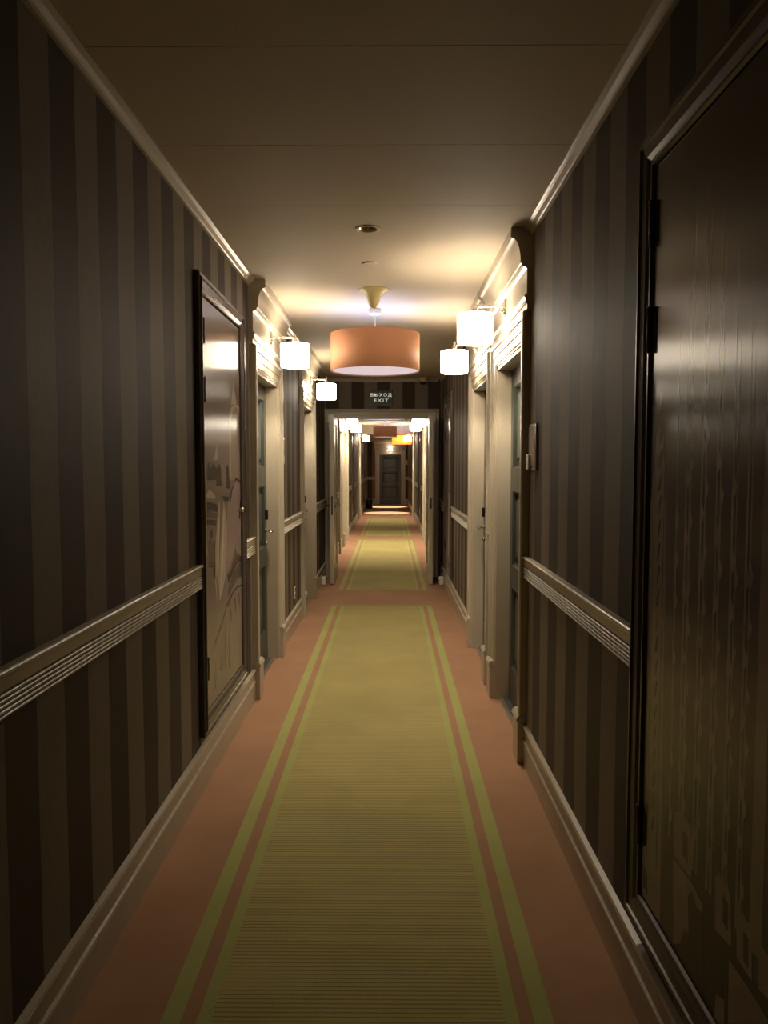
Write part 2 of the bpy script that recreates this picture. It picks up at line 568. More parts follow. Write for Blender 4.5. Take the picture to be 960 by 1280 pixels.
seams = [Y_REAR - 0.2, 0.92, 1.61, 2.304, 2.995, 3.68, 5.887, 8.09, 10.3, Y_X0, 13.3, 15.5, 17.7, 19.9, 22.1, Y_DROP]
b = BM()
for s0, s1 in zip(seams, seams[1:]):
    box(b, XL - 0.25, XR + 0.25, s0 + 0.0017, s1 - 0.0017, CEIL, CEIL + 0.02, 0)
box(b, XL - 0.25, XR + 0.25, Y_REAR - 0.2, Y_DROP, CEIL + 0.0205, CEIL + 0.12, 1)
ceil = struct('ceiling', b, [M['ceiling'], M['void']])
# round hole for the recessed downlight
b = BM()
lathe(b, [(0.050, -0.05), (0.050, 0.09)], (-0.114, 4.034, CEIL), 32)
cut = obj('cutter', b, M['void'])
bo = ceil.modifiers.new('hole', 'BOOLEAN')
bo.operation = 'DIFFERENCE'
bo.object = cut
bo.solver = 'EXACT'
dg = bpy.context.evaluated_depsgraph_get()
me = bpy.data.meshes.new_from_object(ceil.evaluated_get(dg))
ceil.modifiers.clear()
ceil.data = me
bpy.data.objects.remove(cut)

b = BM()
box(b, XL - 0.25, XR + 0.25, Y_DROP, Y_END + 0.3, CEIL_END, CEIL + 0.12)
o = struct('ceiling', b, M['ceiling'])
o.name = 'ceiling_end'


def long_wall(side):
    b = BM()
    xa, xb = (XL - 0.25, XL) if side == 'left' else (XR, XR + 0.25)
    holes = sorted((c - OPEN_W, c + OPEN_W) for c in PORTALS[side] + PLAIN[side])
    for r in complement(Y_REAR, Y_END, holes):
        box(b, xa, xb, r[0], r[1], 0, CEIL)
    for h in holes:
        box(b, xa, xb, h[0], h[1], OPEN_H, CEIL)
    return struct('wall_' + side, b, M['wall_' + side])


long_wall('left')
long_wall('right')
END_X = 0.01
END_H = 2.03
b = BM()
box(b, XL - 0.25, END_X - 0.46, Y_END, Y_END + 0.25, 0, CEIL_END)
box(b, END_X + 0.46, XR + 0.25, Y_END, Y_END + 0.25, 0, CEIL_END)
box(b, END_X - 0.46, END_X + 0.46, Y_END, Y_END + 0.25, END_H, CEIL_END)
struct('wall_end', b, M['wall_cross'])
b = BM()
box(b, XL - 0.25, XR + 0.25, Y_REAR - 0.2, Y_REAR, 0, CEIL)
struct('wall_rear', b, M['wall_cross'])
b = BM()
box(b, XL, -0.815, Y_X0, Y_X1, 0, CEIL)
box(b, 0.580, XR, Y_X0, Y_X1, 0, CEIL)
box(b, -0.815, 0.580, Y_X0, Y_X1, 2.275, CEIL)
struct('wall_doorway', b, M['wall_cross'])

# ------------------------------------------------------------------ mouldings: cornice, chair rail, baseboard
RAIL = [(0, 1.0), (0.014, 1.0)]
for k in range(5):
    z0 = 1.002 + k * 0.0125
    RAIL += [(0.008, z0)] + [(0.018 + 0.006 * math.sin(a * PI / 8), z0 + 0.005 - 0.005 * math.cos(a * PI / 8)) for a in range(9)] + [(0.008, z0 + 0.010)]
RAIL += [(0.020, 1.0665), (0.020, 1.103)] + [(0.022 + 0.008 * math.sin(a * PI / 8), 1.111 - 0.008 * math.cos(a * PI / 8)) for a in range(9)] + [(0, 1.119)]
BASE = [(0, 0), (0.015, 0), (0.015, 0.114), (0.011, 0.117), (0.019, 0.122), (0.021, 0.128), (0.018, 0.134), (0.010, 0.137), (0.010, 0.188),
        (0.007, 0.192), (0.018, 0.197), (0.022, 0.205), (0.018, 0.213), (0, 0.217)]
CORN = [(0, CEIL), (0.044, CEIL), (0.044, CEIL - 0.006), (0.038, CEIL - 0.010), (0.030, CEIL - 0.016),
        (0.017, CEIL - 0.030), (0.012, CEIL - 0.034), (0.012, CEIL - 0.041), (0, CEIL - 0.041)]


def run_prof(side, prof):
    return [(XL + d, z) for d, z in prof] if side == 'left' else [(XR - d, z) for d, z in prof]


n_trim = 0
for side in ('left', 'right'):
    gap = [(c - OPEN_W - CAS, c + OPEN_W + CAS) for c in PORTALS[side]] + [(c - 0.56, c + 0.56) for c in PLAIN[side]]
    cross = [(Y_X0 - 0.03, Y_X1 + 0.03)]
    ends = (Y_REAR, Y_END)
    for r in complement(*ends, gap + MURALS[side] + cross):
        n_trim += 1
        b = BM()
        prism(b, run_prof(side, RAIL), r[0], r[1], 'y')
        struct('trim_%d' % n_trim, b, M['trim'])
    cuts = gap + cross + ([(2.298, 2.2995)] if side == 'left' else [])
    for k, r in enumerate(complement(*ends, cuts)):
        b = BM()
        prism(b, run_prof(side, BASE), r[0], r[1], 'y')
        o = struct('baseboard_' + side, b, M['trim'])
    crown = [(c - OPEN_W - CAS - 0.05, c + OPEN_W + CAS + 0.05) for c in PORTALS[side]]
    for r in complement(Y_REAR, Y_DROP, crown + [(Y_X0, Y_X1)]):
        n_trim += 1
        b = BM()
        prism(b, run_prof(side, CORN), r[0], r[1], 'y')
        struct('trim_%d' % n_trim, b, M['trim'])
# cornice over the double door, rail and baseboard of the end wall
n_trim += 1
b = BM()
prism(b, [(Y_X0 - d, z) for d, z in CORN], XL + 0.048, XR - 0.048, 'x')
struct('trim_%d' % n_trim, b, M['trim'])
for x0, x1 in ((XL, END_X - 0.58), (END_X + 0.58, XR)):
    n_trim += 1
    b = BM()
    prism(b, [(Y_END - d, z) for d, z in RAIL], x0, x1, 'x')
    struct('trim_%d' % n_trim, b, M['trim'])
    b = BM()
    prism(b, [(Y_END - d, z) for d, z in BASE], x0, x1, 'x')
    struct('baseboard_end', b, M['trim'])
n_trim += 1
b = BM()
prism(b, [(Y_END - d, z - CEIL + CEIL_END) for d, z in CORN], XL, XR, 'x')
struct('trim_%d' % n_trim, b, M['trim'])


# ------------------------------------------------------------------ doors
CASING = [(0.0, -0.02), (0.0, 0.018), (0.010, 0.020), (0.014, 0.026), (0.060, 0.026), (0.064, 0.032), (0.072, 0.032),
          (0.076, 0.028), (0.112, 0.030), (0.118, 0.038), (0.128, 0.043), (0.140, 0.043), (0.150, 0.036), (0.150, 0.0), (0.02, 0.0)]


def lever(parent, x, yface, z, dirx, m, plate=True):
    """lever handle on a leaf whose face is at local y = yface"""
    b = BM()
    lathe(b, [(0.026, 0.0), (0.026, -0.008), (0.020, -0.011), (0.011, -0.012), (0.010, -0.045)], (x, yface, z), 20, axis='y')
    tube(b, [(x, yface - 0.045, z), (x + dirx * 0.02, yface - 0.058, z), (x + dirx * 0.06, yface - 0.060, z),
             (x + dirx * 0.115, yface - 0.056, z - 0.003)], [0.010, 0.011, 0.010, 0.008], 12)
    obj('lever_handle', b, m, parent)


def panelled_leaf(b, hw, y0, th, h, panels):
    """stiles and rails with raised panels; face at y0, thickness th (into +y)"""
    st = 0.115
    zs = [0.012] + [v for p in panels for v in p] + [h]
    box(b, -hw, -hw + st, y0, y0 + th, 0.012, h)
    box(b, hw - st, hw, y0, y0 + th, 0.012, h)
    for i in range(0, len(zs), 2):
        box(b, -hw + st, hw - st, y0, y0 + th, zs[i], zs[i + 1])
    for z0, z1 in panels:
        x0, x1 = -hw + st, hw - st
        box(b, x0, x1, y0 + 0.020, y0 + th - 0.005, z0, z1)
        fr = BM()
        profile_frame(fr, [(0.0, -y0 + 0.004), (-0.010, -y0 + 0.006), (-0.022, -y0 - 0.006), (-0.030, -y0 - 0.021), (0.0, -y0 - 0.021)],
                      x0, x1, z0, z1)
        tmp = bpy.data.meshes.new('tmp')
        fr.to_mesh(tmp)
        fr.free()
        b.from_mesh(tmp)
        bpy.data.meshes.remove(tmp)
        # raised field
        a0, a1, c0, c1 = x0 + 0.055, x1 - 0.055, z0 + 0.055, z1 - 0.055
        vs = [b.verts.new(p) for p in ((a0, y0 + 0.020, c0), (a1, y0 + 0.020, c0), (a1, y0 + 0.020, c1), (a0, y0 + 0.020, c1))]
        e = 0.022
        ws = [b.verts.new(p) for p in ((a0 + e, y0 + 0.008, c0 + e), (a1 - e, y0 + 0.008, c0 + e), (a1 - e, y0 + 0.008, c1 - e), (a0 + e, y0 + 0.008, c1 - e))]
        for i in range(4):
            b.faces.new((vs[i], vs[(i + 1) % 4], ws[(i + 1) % 4], ws[i]))
        b.faces.new(ws)


door_no = 0


def portal(side, c, lock, open_w=OPEN_W, open_h=OPEN_H, ceil=CEIL):
    """guest room door: cream casing with plinth blocks, frieze and coved crown, dark panelled leaf.
    lock = +1 / -1: side of the lever in the local x direction"""
    global door_no
    door_no += 1
    loc, rz = at_wall(side, c)
    root = empty('door_%d' % door_no, loc, rz)
    root['kind'] = 'structure'
    ow = open_w + CAS
    b = BM()
    profile_frame(b, CASING, -open_w, open_w, 0.0, open_h, closed=False)
    obj('casing', b, M['trim'], root)
    # jamb lining
    b = BM()
    for s in (-1, 1):
        box(b, min(s * (open_w - 0.022), s * open_w), max(s * (open_w - 0.022), s * open_w), -0.012, 0.20, 0, open_h)
        box(b, min(s * (open_w - 0.036), s * (open_w - 0.022)), max(s * (open_w - 0.036), s * (open_w - 0.022)), 0.152, 0.20, 0, open_h)
    box(b, -open_w, open_w, -0.012, 0.20, open_h - 0.022, open_h)
    obj('jamb', b, M['trim'], root)
    for s in (-1, 1):
        b = BM()
        x0, x1 = sorted((s * (open_w + 0.001), s * (ow + 0.004)))
        box(b, x0, x1, -0.048, 0, 0, 0.225)
        prism(b, [(0, 0.225), (-0.050, 0.225), (-0.055, 0.232), (-0.055, 0.242), (-0.050, 0.250), (-0.040, 0.262), (0, 0.262)],
              x0 - 0.003, x1 + 0.003, 'x')
        obj('plinth_block', b, M['trim'], root, 0.003)
    # frieze and crown
    z = ceil
    ah = open_h + CAS
    pr = [(0, z), (-0.112, z), (-0.115, z - 0.050), (-0.108, z - 0.056)]
    for k in range(1, 10):
        a = k / 9 * PI / 2
        pr.append((-0.064 - 0.044 * (1 - math.sin(a)), z - 0.056 - 0.116 * (1 - math.cos(a))))
    fz = max(ah + 0.10, z - 0.30) if z - ah < 0.45 else z - 0.33
    pr += [(-0.064, z - 0.180), (-0.056, z - 0.183), (-0.056, z - 0.196), (-0.044, z - 0.199), (-0.030, z - 0.208),
           (-0.030, ah + 0.075), (-0.040, ah + 0.070), (-0.044, ah + 0.060), (-0.036, ah + 0.050), (-0.036, ah + 0.030),
           (-0.028, ah + 0.024), (-0.028, ah), (0, ah)]
    b = BM()
    prism(b, pr, -ow - 0.045, ow + 0.045, 'x')
    obj('crown', b, M['trim'], root)
    # leaf
    hw = open_w - 0.024
    k = open_h / 2.25
    b = BM()
    yf = 0.080
    panelled_leaf(b, hw, yf, 0.045, open_h - 0.026, [(0.25 * k, 0.80 * k), (0.93 * k, 1.44 * k), (1.57 * k, 2.12 * k)])
    leaf = obj('door_leaf', b, M['door'], root)
    lx = lock * (hw - 0.06)
    lever(leaf, lx, yf, 1.065, -lock, M['steel'])
    b = BM()
    box(b, lx - 0.020, lx + 0.020, yf - 0.022, yf, 1.155, 1.235)
    obj('card_reader', b, M['darksteel'], leaf, 0.006)
    b = BM()
    lathe(b, [(0.017, 0.0), (0.017, -0.012), (0.012, -0.018)], (lx, yf, 0.965), 16, axis='y')
    obj('lock_cylinder', b, M['steel'], leaf)
    b = BM()
    box(b, -open_w, open_w, 0.045, 0.20, 0.0, 0.010)
    obj('sill', b, M['sill'], root)
    b = BM()
    box(b, -open_w, open_w, 0.020, 0.045, 0.0, 0.012)
    obj('threshold_strip', b, M['threshold'], root, 0.003)
    return root


LOCK = {('left', 5.80): 1, ('left', 8.62): 1, ('right', 4.70): 1, ('right', 6.17): -1}
for side in ('left', 'right'):
    for c in PORTALS[side]:
        portal(side, c, LOCK.get((side, c), 1 if side == 'left' else -1))
portal('end', END_X, -1, 0.46, END_H, CEIL_END)

# dark brown service door near the end, with two oval plates
door_no += 1
loc, rz = at_wall('left', PLAIN['left'][0])
root = empty('door_%d' % door_no, loc, rz)
root['kind'] = 'structure'
b = BM()
profile_frame(b, [(0.0, -0.02), (0.0, 0.020), (0.02, 0.024), (0.06, 0.024), (0.06, 0.0), (0.02, 0.0)], -0.5, 0.5, 0, OPEN_H, closed=False)
obj('casing', b, M['brown_frame'], root)
b = BM()
panelled_leaf(b, 0.499, 0.005, 0.045, OPEN_H - 0.004, [(0.2, 0.95), (1.15, 2.1)])
leaf = obj('door_leaf', b, M['brown_door'], root)
for z in (0.93, 1.32):
    b = BM()
    lathe(b, [(0.028, 0), (0.030, -0.006), (0.024, -0.012)], (0.0, 0.004, 0.0), 20, axis='y')
    for v in b.verts:
        v.co.z = v.co.z * 4.2 + z
        v.co.x += 0.38
    obj('oval_plate', b, M['steel'], leaf)

# ------------------------------------------------------------------ double door in the cross wall
door_no += 1
root = empty('door_%d' % door_no, (0, Y_X0, 0))
root['kind'] = 'structure'
b = BM()
profile_frame(b, [(0.0, -0.02), (0.0, 0.024), (0.018, 0.024), (0.022, 0.016), (0.060, 0.018), (0.066, 0.028), (0.074, 0.028), (0.078, 0.020),
                  (0.100, 0.024), (0.108, 0.034), (0.113, 0.034), (0.113, 0.0), (0.02, 0.0)], -0.815, 0.580, 0, 2.275, closed=False)
obj('casing', b, M['trim'], root)
b = BM()
box(b, -0.815, -0.795, 0.0, 0.16, 0, 2.275)
box(b, 0.560, 0.580, 0.0, 0.16, 0, 2.275)
box(b, -0.815, 0.580, 0.0, 0.16, 2.255, 2.275)
obj('jamb', b, M['trim'], root)
for s in (-1, 1):
    # the leaf stands open at a right angle towards us; built closed along +x from its hinge edge, then turned
    ln, th, h = 0.745, 0.055, 2.262
    leaf = BM()
    x0 = -0.798 if s < 0 else 0.515
    xa, xb = x0, x0 + th
    ya, yb = -0.775, -0.030
    st = 0.105
    box(leaf, xa, xb, ya, ya + st, 0.012, h)
    box(leaf, xa, xb, yb - st, yb, 0.012, h)
    for z0, z1 in ((0.012, 0.20), (0.95, 1.10), (h - 0.12, h)):
        box(leaf, xa, xb, ya + st, yb - st, z0, z1)
    for z0, z1 in ((0.20, 0.95), (1.10, h - 0.12)):
        box(leaf, xa + 0.014, xb - 0.014, ya + st, yb - st, z0, z1)
        for q in (xa + 0.006, xb - 0.014):
            for y0_, y1_, c0, c1 in ((ya + st, ya + st + 0.02, z0, z1), (yb - st - 0.02, yb - st, z0, z1),
                                     (ya + st, yb - st, z0, z0 + 0.02), (ya + st, yb - st, z1 - 0.02, z1)):
                box(leaf, q, q + 0.008, y0_, y1_, c0, c1)
    lf = obj('door_leaf', leaf, M['trim'], root, 0.002)
    b = BM()
    box(b, (xa + xb) / 2 - 0.011, (xa + xb) / 2 + 0.011, ya - 0.002, ya + 0.002, *((0.935, 1.185) if s < 0 else (1.02, 1.16)))
    obj('lock_plate', b, M['darksteel'], lf)
    if s < 0:
        for q, d in ((xa, -1), (xb, 1)):
            b = BM()
            lathe(b, [(0.025, 0), (0.025, d * 0.008), (0.012, d * 0.012), (0.010, d * 0.05)], (q, ya + 0.065, 1.055), 18, axis='x')
            tube(b, [(q + d * 0.048, ya + 0.065, 1.055), (q + d * 0.062, ya + 0.085, 1.055), (q + d * 0.062, ya + 0.185, 1.05)], [0.010, 0.010, 0.008])
            obj('lever_handle', b, M['steel'], lf)
    b = BM()
    cx = xa - 0.014 if s < 0 else xb + 0.014
    box(b, cx - 0.013, cx + 0.013, ya + 0.01, ya + 0.06, 2.165, 2.250)
    obj('bolt_catch', b, M['trim'], lf, 0.003)


# ------------------------------------------------------------------ cupboards with a printed front
def cupboard(side, y0, y1, z0, z1, base, polys, knob, label, hinge, rs=0):
    """framed glossy printed panel with hinges and a knob, hung on the wall above the baseboard"""
    c = (y0 + y1) / 2
    loc, rz = at_wall(side, c, z0)
    root = empty('mural_cupboard', loc, rz)
    tag(root, label, 'cupboard')
    hw, fw, h = (y1 - y0) / 2, 0.095, z1 - z0
    b = BM()
    profile_frame(b, [(0.0, 0.0), (0.0, 0.014), (0.004, 0.022), (0.012, 0.022), (0.016, 0.016), (0.022, 0.020), (0.034, 0.026), (0.060, 0.030),
                      (0.064, 0.036), (0.070, 0.036), (0.075, 0.028), (0.088, 0.030), (0.095, 0.024), (0.095, 0.0)],
                  -hw + fw, hw - fw, fw, h - fw)
    obj('frame', b, M['brown_frame'], root)
    b = BM()
    px0, px1, pz0, pz1 = -hw + fw + 0.006, hw - fw - 0.006, fw + 0.006, h - fw - 0.006
    box(b, px0, px1, -0.013, 0.0, pz0, pz1, 0)
    mats = [base] + [MUR[k] for k in sorted(MUR)]
    ix = {k: i + 1 for i, k in enumerate(sorted(MUR))}
    d = -0.01302
    for key, pts in polys:
        p = clip_poly(pts, px0 + 0.001, px1 - 0.001, pz0 + 0.001, pz1 - 0.001)
        if len(p) < 3:
            continue
        try:
            f = b.faces.new([b.verts.new((x, d, z)) for x, z in p])
            f.material_index = ix[key]
        except ValueError:
            pass
        d -= 0.000002
    pan = bpy.data.meshes.new('printed_panel')
    b.normal_update()
    for f in b.faces:                       # prints face the corridor
        if f.material_index and f.normal.y > 0:
            f.normal_flip()
    b.to_mesh(pan)
    b.free()
    for k in mats:
        pan.materials.append(k)
    po = bpy.data.objects.new('printed_panel', pan)
    COL.objects.link(po)
    po.parent = root
    kx = knob[0] - c if side == 'left' else c - knob[0]
    b = BM()
    lathe(b, [(0.010, 0), (0.008, -0.010), (0.012, -0.016), (0.016, -0.024), (0.014, -0.032), (0.006, -0.035)], (kx, -0.013, knob[1] - z0), 18, axis='y')
    obj('knob', b, M['steel'], po)
    hx = hinge * (hw - fw - 0.002)
    for a0, a1 in ((2.19, 2.31), (1.905, 2.025), (0.525, 0.635)):
        b = BM()
        lathe(b, [(0.0075, 0), (0.0075, a1 - a0)], (hx, -0.022, a0 - z0), 12)
        lathe(b, [(0.0095, -0.004), (0.0095, 0.002), (0.004, 0.006)], (hx, -0.022, a1 - z0), 12)
        box(b, min(hx, hx - hinge * 0.03), max(hx, hx - hinge * 0.03), -0.0165, -0.0135, a0 - z0 + 0.006, a1 - z0 - 0.006)
        obj('hinge', b, M['darksteel'], root)
    return root


def gothic(seed, x0, x1, ztop, n=10):
    """vertical stone ribs with small crockets, narrowing to spires"""
    r = random.Random(seed)
    out = []
    for i in range(n):
        c = x0 + (x1 - x0) * (i + 0.5) / n
        w = (x1 - x0) / n * r.uniform(0.12, 0.4)
        t = ztop - r.uniform(0.0, 0.5)
        out.append(('gpale' if i % 3 else 'gdark', [(c - w, 0.3), (c + w, 0.3), (c + w * 0.9, t - 0.35), (c, t), (c - w * 0.9, t - 0.35)]))
    return out


def right_mural():
    r = random.Random(3)
    out = [('gdark', [(-0.305, 0.12), (0.175, 0.12), (0.175, 1.10), (0.10, 1.45), (-0.02, 1.72), (-0.16, 1.93), (-0.20, 2.00), (-0.24, 1.94),
                      (-0.27, 1.75), (-0.305, 1.6)])]
    # spire silhouettes
    tops = [1.52, 1.66, 1.86, 2.00, 1.98, 1.90, 1.88, 1.80, 1.78, 1.62, 1.66, 1.55, 1.70]
    for (a, c), t in zip(COLS, tops):
        w = c - a
        base = 0.10 if w > 0.1 else 0.36
        out.append(('gpale', [(a, base), (c, base), (c - w * 0.12, t - 0.30), ((a + c) / 2, t), (a + w * 0.12, t - 0.30)]))
        if w < 0.02:
            z = base + r.uniform(0.02, 0.12)          # crockets climbing the rib
            while z < t - 0.45:
                e = 0.011
                out.append(('gpale', [(c - 0.001, z), (c + e * 0.7, z + 0.012), (c + e, z + 0.030), (c + e * 0.4, z + 0.040), (c - 0.001, z + 0.055)]))
                z += r.uniform(0.10, 0.17)
    z = 0.32
    while z < 1.45:                                    # carved chain on the broad pilaster
        out.append(('gdark', [(-0.395, z), (-0.385, z), (-0.372, z + 0.045), (-0.378, z + 0.052), (-0.390, z + 0.030)]))
        z += 0.062
    out.append(('gdark', [(-0.352, 0.12), (-0.348, 0.12), (-0.348, 1.42), (-0.352, 1.42)]))
    out.append(('gdark', [(-0.430, 0.12), (-0.427, 0.12), (-0.427, 1.40), (-0.430, 1.40)]))
    for k, p in MURAL_RIGHT:
        out.append(({'pale': 'gpale', 'dark': 'gdark'}.get(k, k), p))
    return out


def small_mural(seed):
    r = random.Random(seed)
    out = []
    for i in range(7):
        c = -0.42 + i * 0.14 + r.uniform(-0.03, 0.03)
        t = r.uniform(0.9, 1.7)
        w = r.uniform(0.02, 0.06)
        out.append((r.choice(['mid', 'mid2', 'dark', 'pale', 'mauve']),
                    [(c - w, 0.15), (c + w, 0.15), (c + w * 0.8, t - 0.2), (c, t), (c - w * 0.8, t - 0.2)]))
    out.append(('pale', [(-0.1, 0.2), (0.05, 0.2), (0.16, 0.9), (0.10, 1.5), (0.02, 1.1), (-0.06, 0.7)]))
    out.append(('dark', [(0.1, 0.2), (0.45, 0.2), (0.45, 0.75), (0.3, 0.82), (0.16, 0.66)]))
    return out


cupboard('left', 3.685, 4.81, 0.265, 2.52, M['mural_base_left'], MURAL_LEFT, (4.63, 1.33),
         'wall cupboard with sepia print of arches, on the left wall before the first lamp', -1)
cupboard('right', 1.10, 2.23, 0.28, 2.50, M['mural_base_right'], right_mural(), (1.28, 1.30),
         'tall dark framed cupboard with brown gothic spire print, nearest the camera on the right wall', -1)
cupboard('right', 8.88, 10.0, 0.28, 2.46, M['mural_base_left'], small_mural(5), (9.10, 1.29),
         'narrow looking printed cupboard on the right wall just before the open double door', -1)
cupboard('left', 18.15, 19.25, 0.28, 2.50, M['mural_base_left'], small_mural(9), (19.10, 1.25),
         'far printed cupboard on the left wall seen beyond the double door', -1)
cupboard('right', 17.85, 18.95, 0.28, 2.50, M['mural_base_left'], small_mural(12), (18.0, 1.25),
         'far printed cupboard on the right wall seen beyond the double door', -1)


# ------------------------------------------------------------------ green carpet runners
def runner(y0, y1, label):
    b = BM()
    box(b, -0.659, 0.472, y0, y1, 0.0, 0.004)
    o = obj('carpet_runner', b, runner_mat('green_runner', y0, y1, srgb(176, 163, 106), srgb(166, 166, 102), TERRA))
    tag(o, label, 'carpet', 'green runners down the corridor floor')


runner(-2.4, 8.68, 'long ribbed olive green carpet runner in the foreground, framed by terracotta and green lines')
runner(9.74, 16.30, 'olive green carpet runner starting at the open double door')
runner(17.15, 22.80, 'farthest pale green carpet runner, short panel well beyond the double door')


# ------------------------------------------------------------------ wall lamps
def wall_lamp(side, y, label, dz=0.0, gain=1.0):
    loc, rz = at_wall(side, y, 2.54 + dz)
    root = empty('wall_lamp', loc, rz)
    tag(root, label, 'lamp', 'drum wall lamps over the room doors')
    b = BM()
    # stepped plate with a scrolled lower lip on the frieze
    f = -0.030
    box(b, -0.024, 0.024, f - 0.010, f, -0.040, 0.060)
    box(b, -0.017, 0.017, f - 0.018, f - 0.010, -0.005, 0.052)
    lathe(b, [(0.017, 0), (0.017, -0.020), (0.011, -0.026)], (0, f - 0.008, 0.012), 18, axis='y')
    tube(b, [(0, f - 0.016, -0.004), (0, f - 0.022, -0.022), (0, f - 0.016, -0.040), (0, f - 0.006, -0.050)], [0.012, 0.014, 0.011, 0.006], 12)
    obj('back_plate', b, M['steel'], root, 0.002)
    b = BM()
    tube(b, [(0, f - 0.02, 0.012), (0, -0.105, 0.012)], 0.0055, 12)
    tube(b, [(0, -0.105, 0.012), (0, -0.217, 0.012)], 0.0085, 12)
    obj('arm', b, M['steel'], root)
    b = BM()
    lathe(b, [(0.006, 0.040), (0.010, 0.036), (0.010, 0.002), (0.016, -0.002), (0.019, -0.010), (0.019, -0.032), (0.014, -0.034)], (0, -0.217, 0), 20)
    obj('lamp_holder', b, M['steel'], root)
    R, zt, zb = 0.1085, -0.036, -0.210
    b = BM()
    lathe(b, [(R, zb), (R, zt), (R - 0.002, zt), (R - 0.002, zb)], (0, -0.217, 0), 48, closed=True)
    sh = obj('lamp_shade', b, M['shade'] if gain == 1.0 else M['shade_far'], root)
    b = BM()
    lathe(b, [(R + 0.0012, zb - 0.001), (R + 0.0012, zb + 0.005), (R - 0.003, zb + 0.005), (R - 0.003, zb - 0.001)], (0, -0.217, 0), 48, closed=True)
    obj('rim', b, M['shade_rim'], sh)
    b = BM()
    z = zt - 0.002
    lathe(b, [(R + 0.0006, z), (R + 0.0006, z + 0.003), (R - 0.003, z + 0.003), (R - 0.003, z)], (0, -0.217, 0), 48, closed=True)
    for k in range(3):
        a = k * 2 * PI / 3 + 0.4
        tube(b, [(0, -0.217, zt - 0.0005), (R * 0.99 * math.cos(a), -0.217 + R * 0.99 * math.sin(a), zt - 0.0005)], 0.0018, 6)
    obj('carrier_ring', b, M['shade_rim'], sh)
    lamp('bulb_light', root, (0, -0.217, -0.115), WALL_BULB_W * gain, WARM, 0.02)
    down_light('floor_fill_light', root, (0, -0.217, -0.120), WALL_DOWN_W * gain, WARM, 2.2)  # extra spot added inside the shade to brighten the floor
    return root


wall_lamp('right', 4.70, 'white drum wall lamp over the nearest door on the right, largest and highest in view')
wall_lamp('right', 6.20, 'white drum wall lamp over the second door on the right')
wall_lamp('left', 5.83, 'white drum wall lamp over the first door on the left, beside the printed cupboard')
wall_lamp('left', 8.68, 'white drum wall lamp over the left door just before the exit sign wall')
wall_lamp('left', 14.60, 'first lit drum wall lamp on the left beyond the double door', -0.05, FAR_GAIN)
wall_lamp('left', 16.10, 'second lit drum wall lamp on the left beyond the double door', -0.05, FAR_GAIN)
wall_lamp('left', 22.70, 'farthest lit drum wall lamp on the left, near the end door', -0.05, FAR_GAIN)
wall_lamp('right', 14.10, 'first lit drum wall lamp on the right beyond the double door', -0.05, FAR_GAIN)
wall_lamp('right', 15.60, 'second lit drum wall lamp on the right beyond the double door', -0.05, FAR_GAIN)
wall_lamp('right', 22.90, 'farthest lit drum wall lamp on the right, beside the glowing orange pendant', -0.05, FAR_GAIN)


# ------------------------------------------------------------------ drum pendants
def pendant(x, y, zb, label, m, R=0.348, H=0.288, ceil=CEIL):
    root = empty('pendant_lamp', (x, y, ceil))
    tag(root, label, 'lamp', 'orange drum pendants along the ceiling')
    b = BM()
    lathe(b, [(0.047, 0.0), (0.047, -0.036), (0.043, -0.042), (0.010, -0.044)], (0, 0, 0), 32)
    obj('ceiling_rose', b, M['white'], root)
    z0 = zb - ceil
    zt = z0 + H
    b = BM()
    tube(b, [(0, 0, -0.04), (0, 0, zt - 0.01)], 0.0055, 10)
    obj('rod', b, M['white'], root)
    b = BM()
    lathe(b, [(R, z0), (R, zt), (R - 0.003, zt), (R - 0.003, z0)], (0, 0, 0), 72, closed=True)
    sh = obj('drum_shade', b, m, root)
    b = BM()
    lathe(b, [(R - 0.0032, z0 + 0.004), (R - 0.0032, zt - 0.002), (R - 0.005, zt - 0.002), (R - 0.005, z0 + 0.004)], (0, 0, 0), 72, closed=True)
    obj('lining', b, M['copper_in'], sh)
    b = BM()
    for k in range(3):
        a = k * 2 * PI / 3
        tube(b, [(0, 0, zt - 0.01), (R * 0.985 * math.cos(a), R * 0.985 * math.sin(a), zt - 0.01)], 0.0022, 6)
    obj('spider', b, M['white'], sh)
    b = BM()
    lathe(b, [(R - 0.008, z0 + 0.012), (R - 0.008, z0 + 0.016)], (0, 0, 0), 72)
    obj('diffuser', b, M['diffuser'], root)
    lamp('bulb_light', root, (0, 0, z0 + 0.12), PENDANT_BULB_W, COOL, 0.04)
    return root


pendant(-0.117, 6.08, 2.327, 'large copper drum pendant hanging before the exit sign', M['copper'])
pendant(-0.10, 12.5, 2.327, 'drum pendant just behind the lintel, only its pale round underside showing', M['copper'])
pendant(-0.14, 21.6, 2.37, 'rust red drum pendant in the middle of the doorway view', M['copper'], 0.330, 0.280)
pendant(0.36, 23.65, 2.225, 'bright glowing orange drum pendant, farthest and right of the rust red one', M['copper_lit'], 0.300, 0.268)

b = BM()
lathe(b, [(0.103, 0.0), (0.103, -0.005), (0.088, -0.012), (0.064, -0.030), (0.048, -0.056), (0.038, -0.090), (0.030, -0.112), (0.018, -0.124), (0.004, -0.128)], (-0.114, 5.41, CEIL), 40)
tag(obj('ceiling_fitting', b, M['canopy']), 'pale yellow funnel shaped fitting on the ceiling in front of the copper pendant', 'fitting')

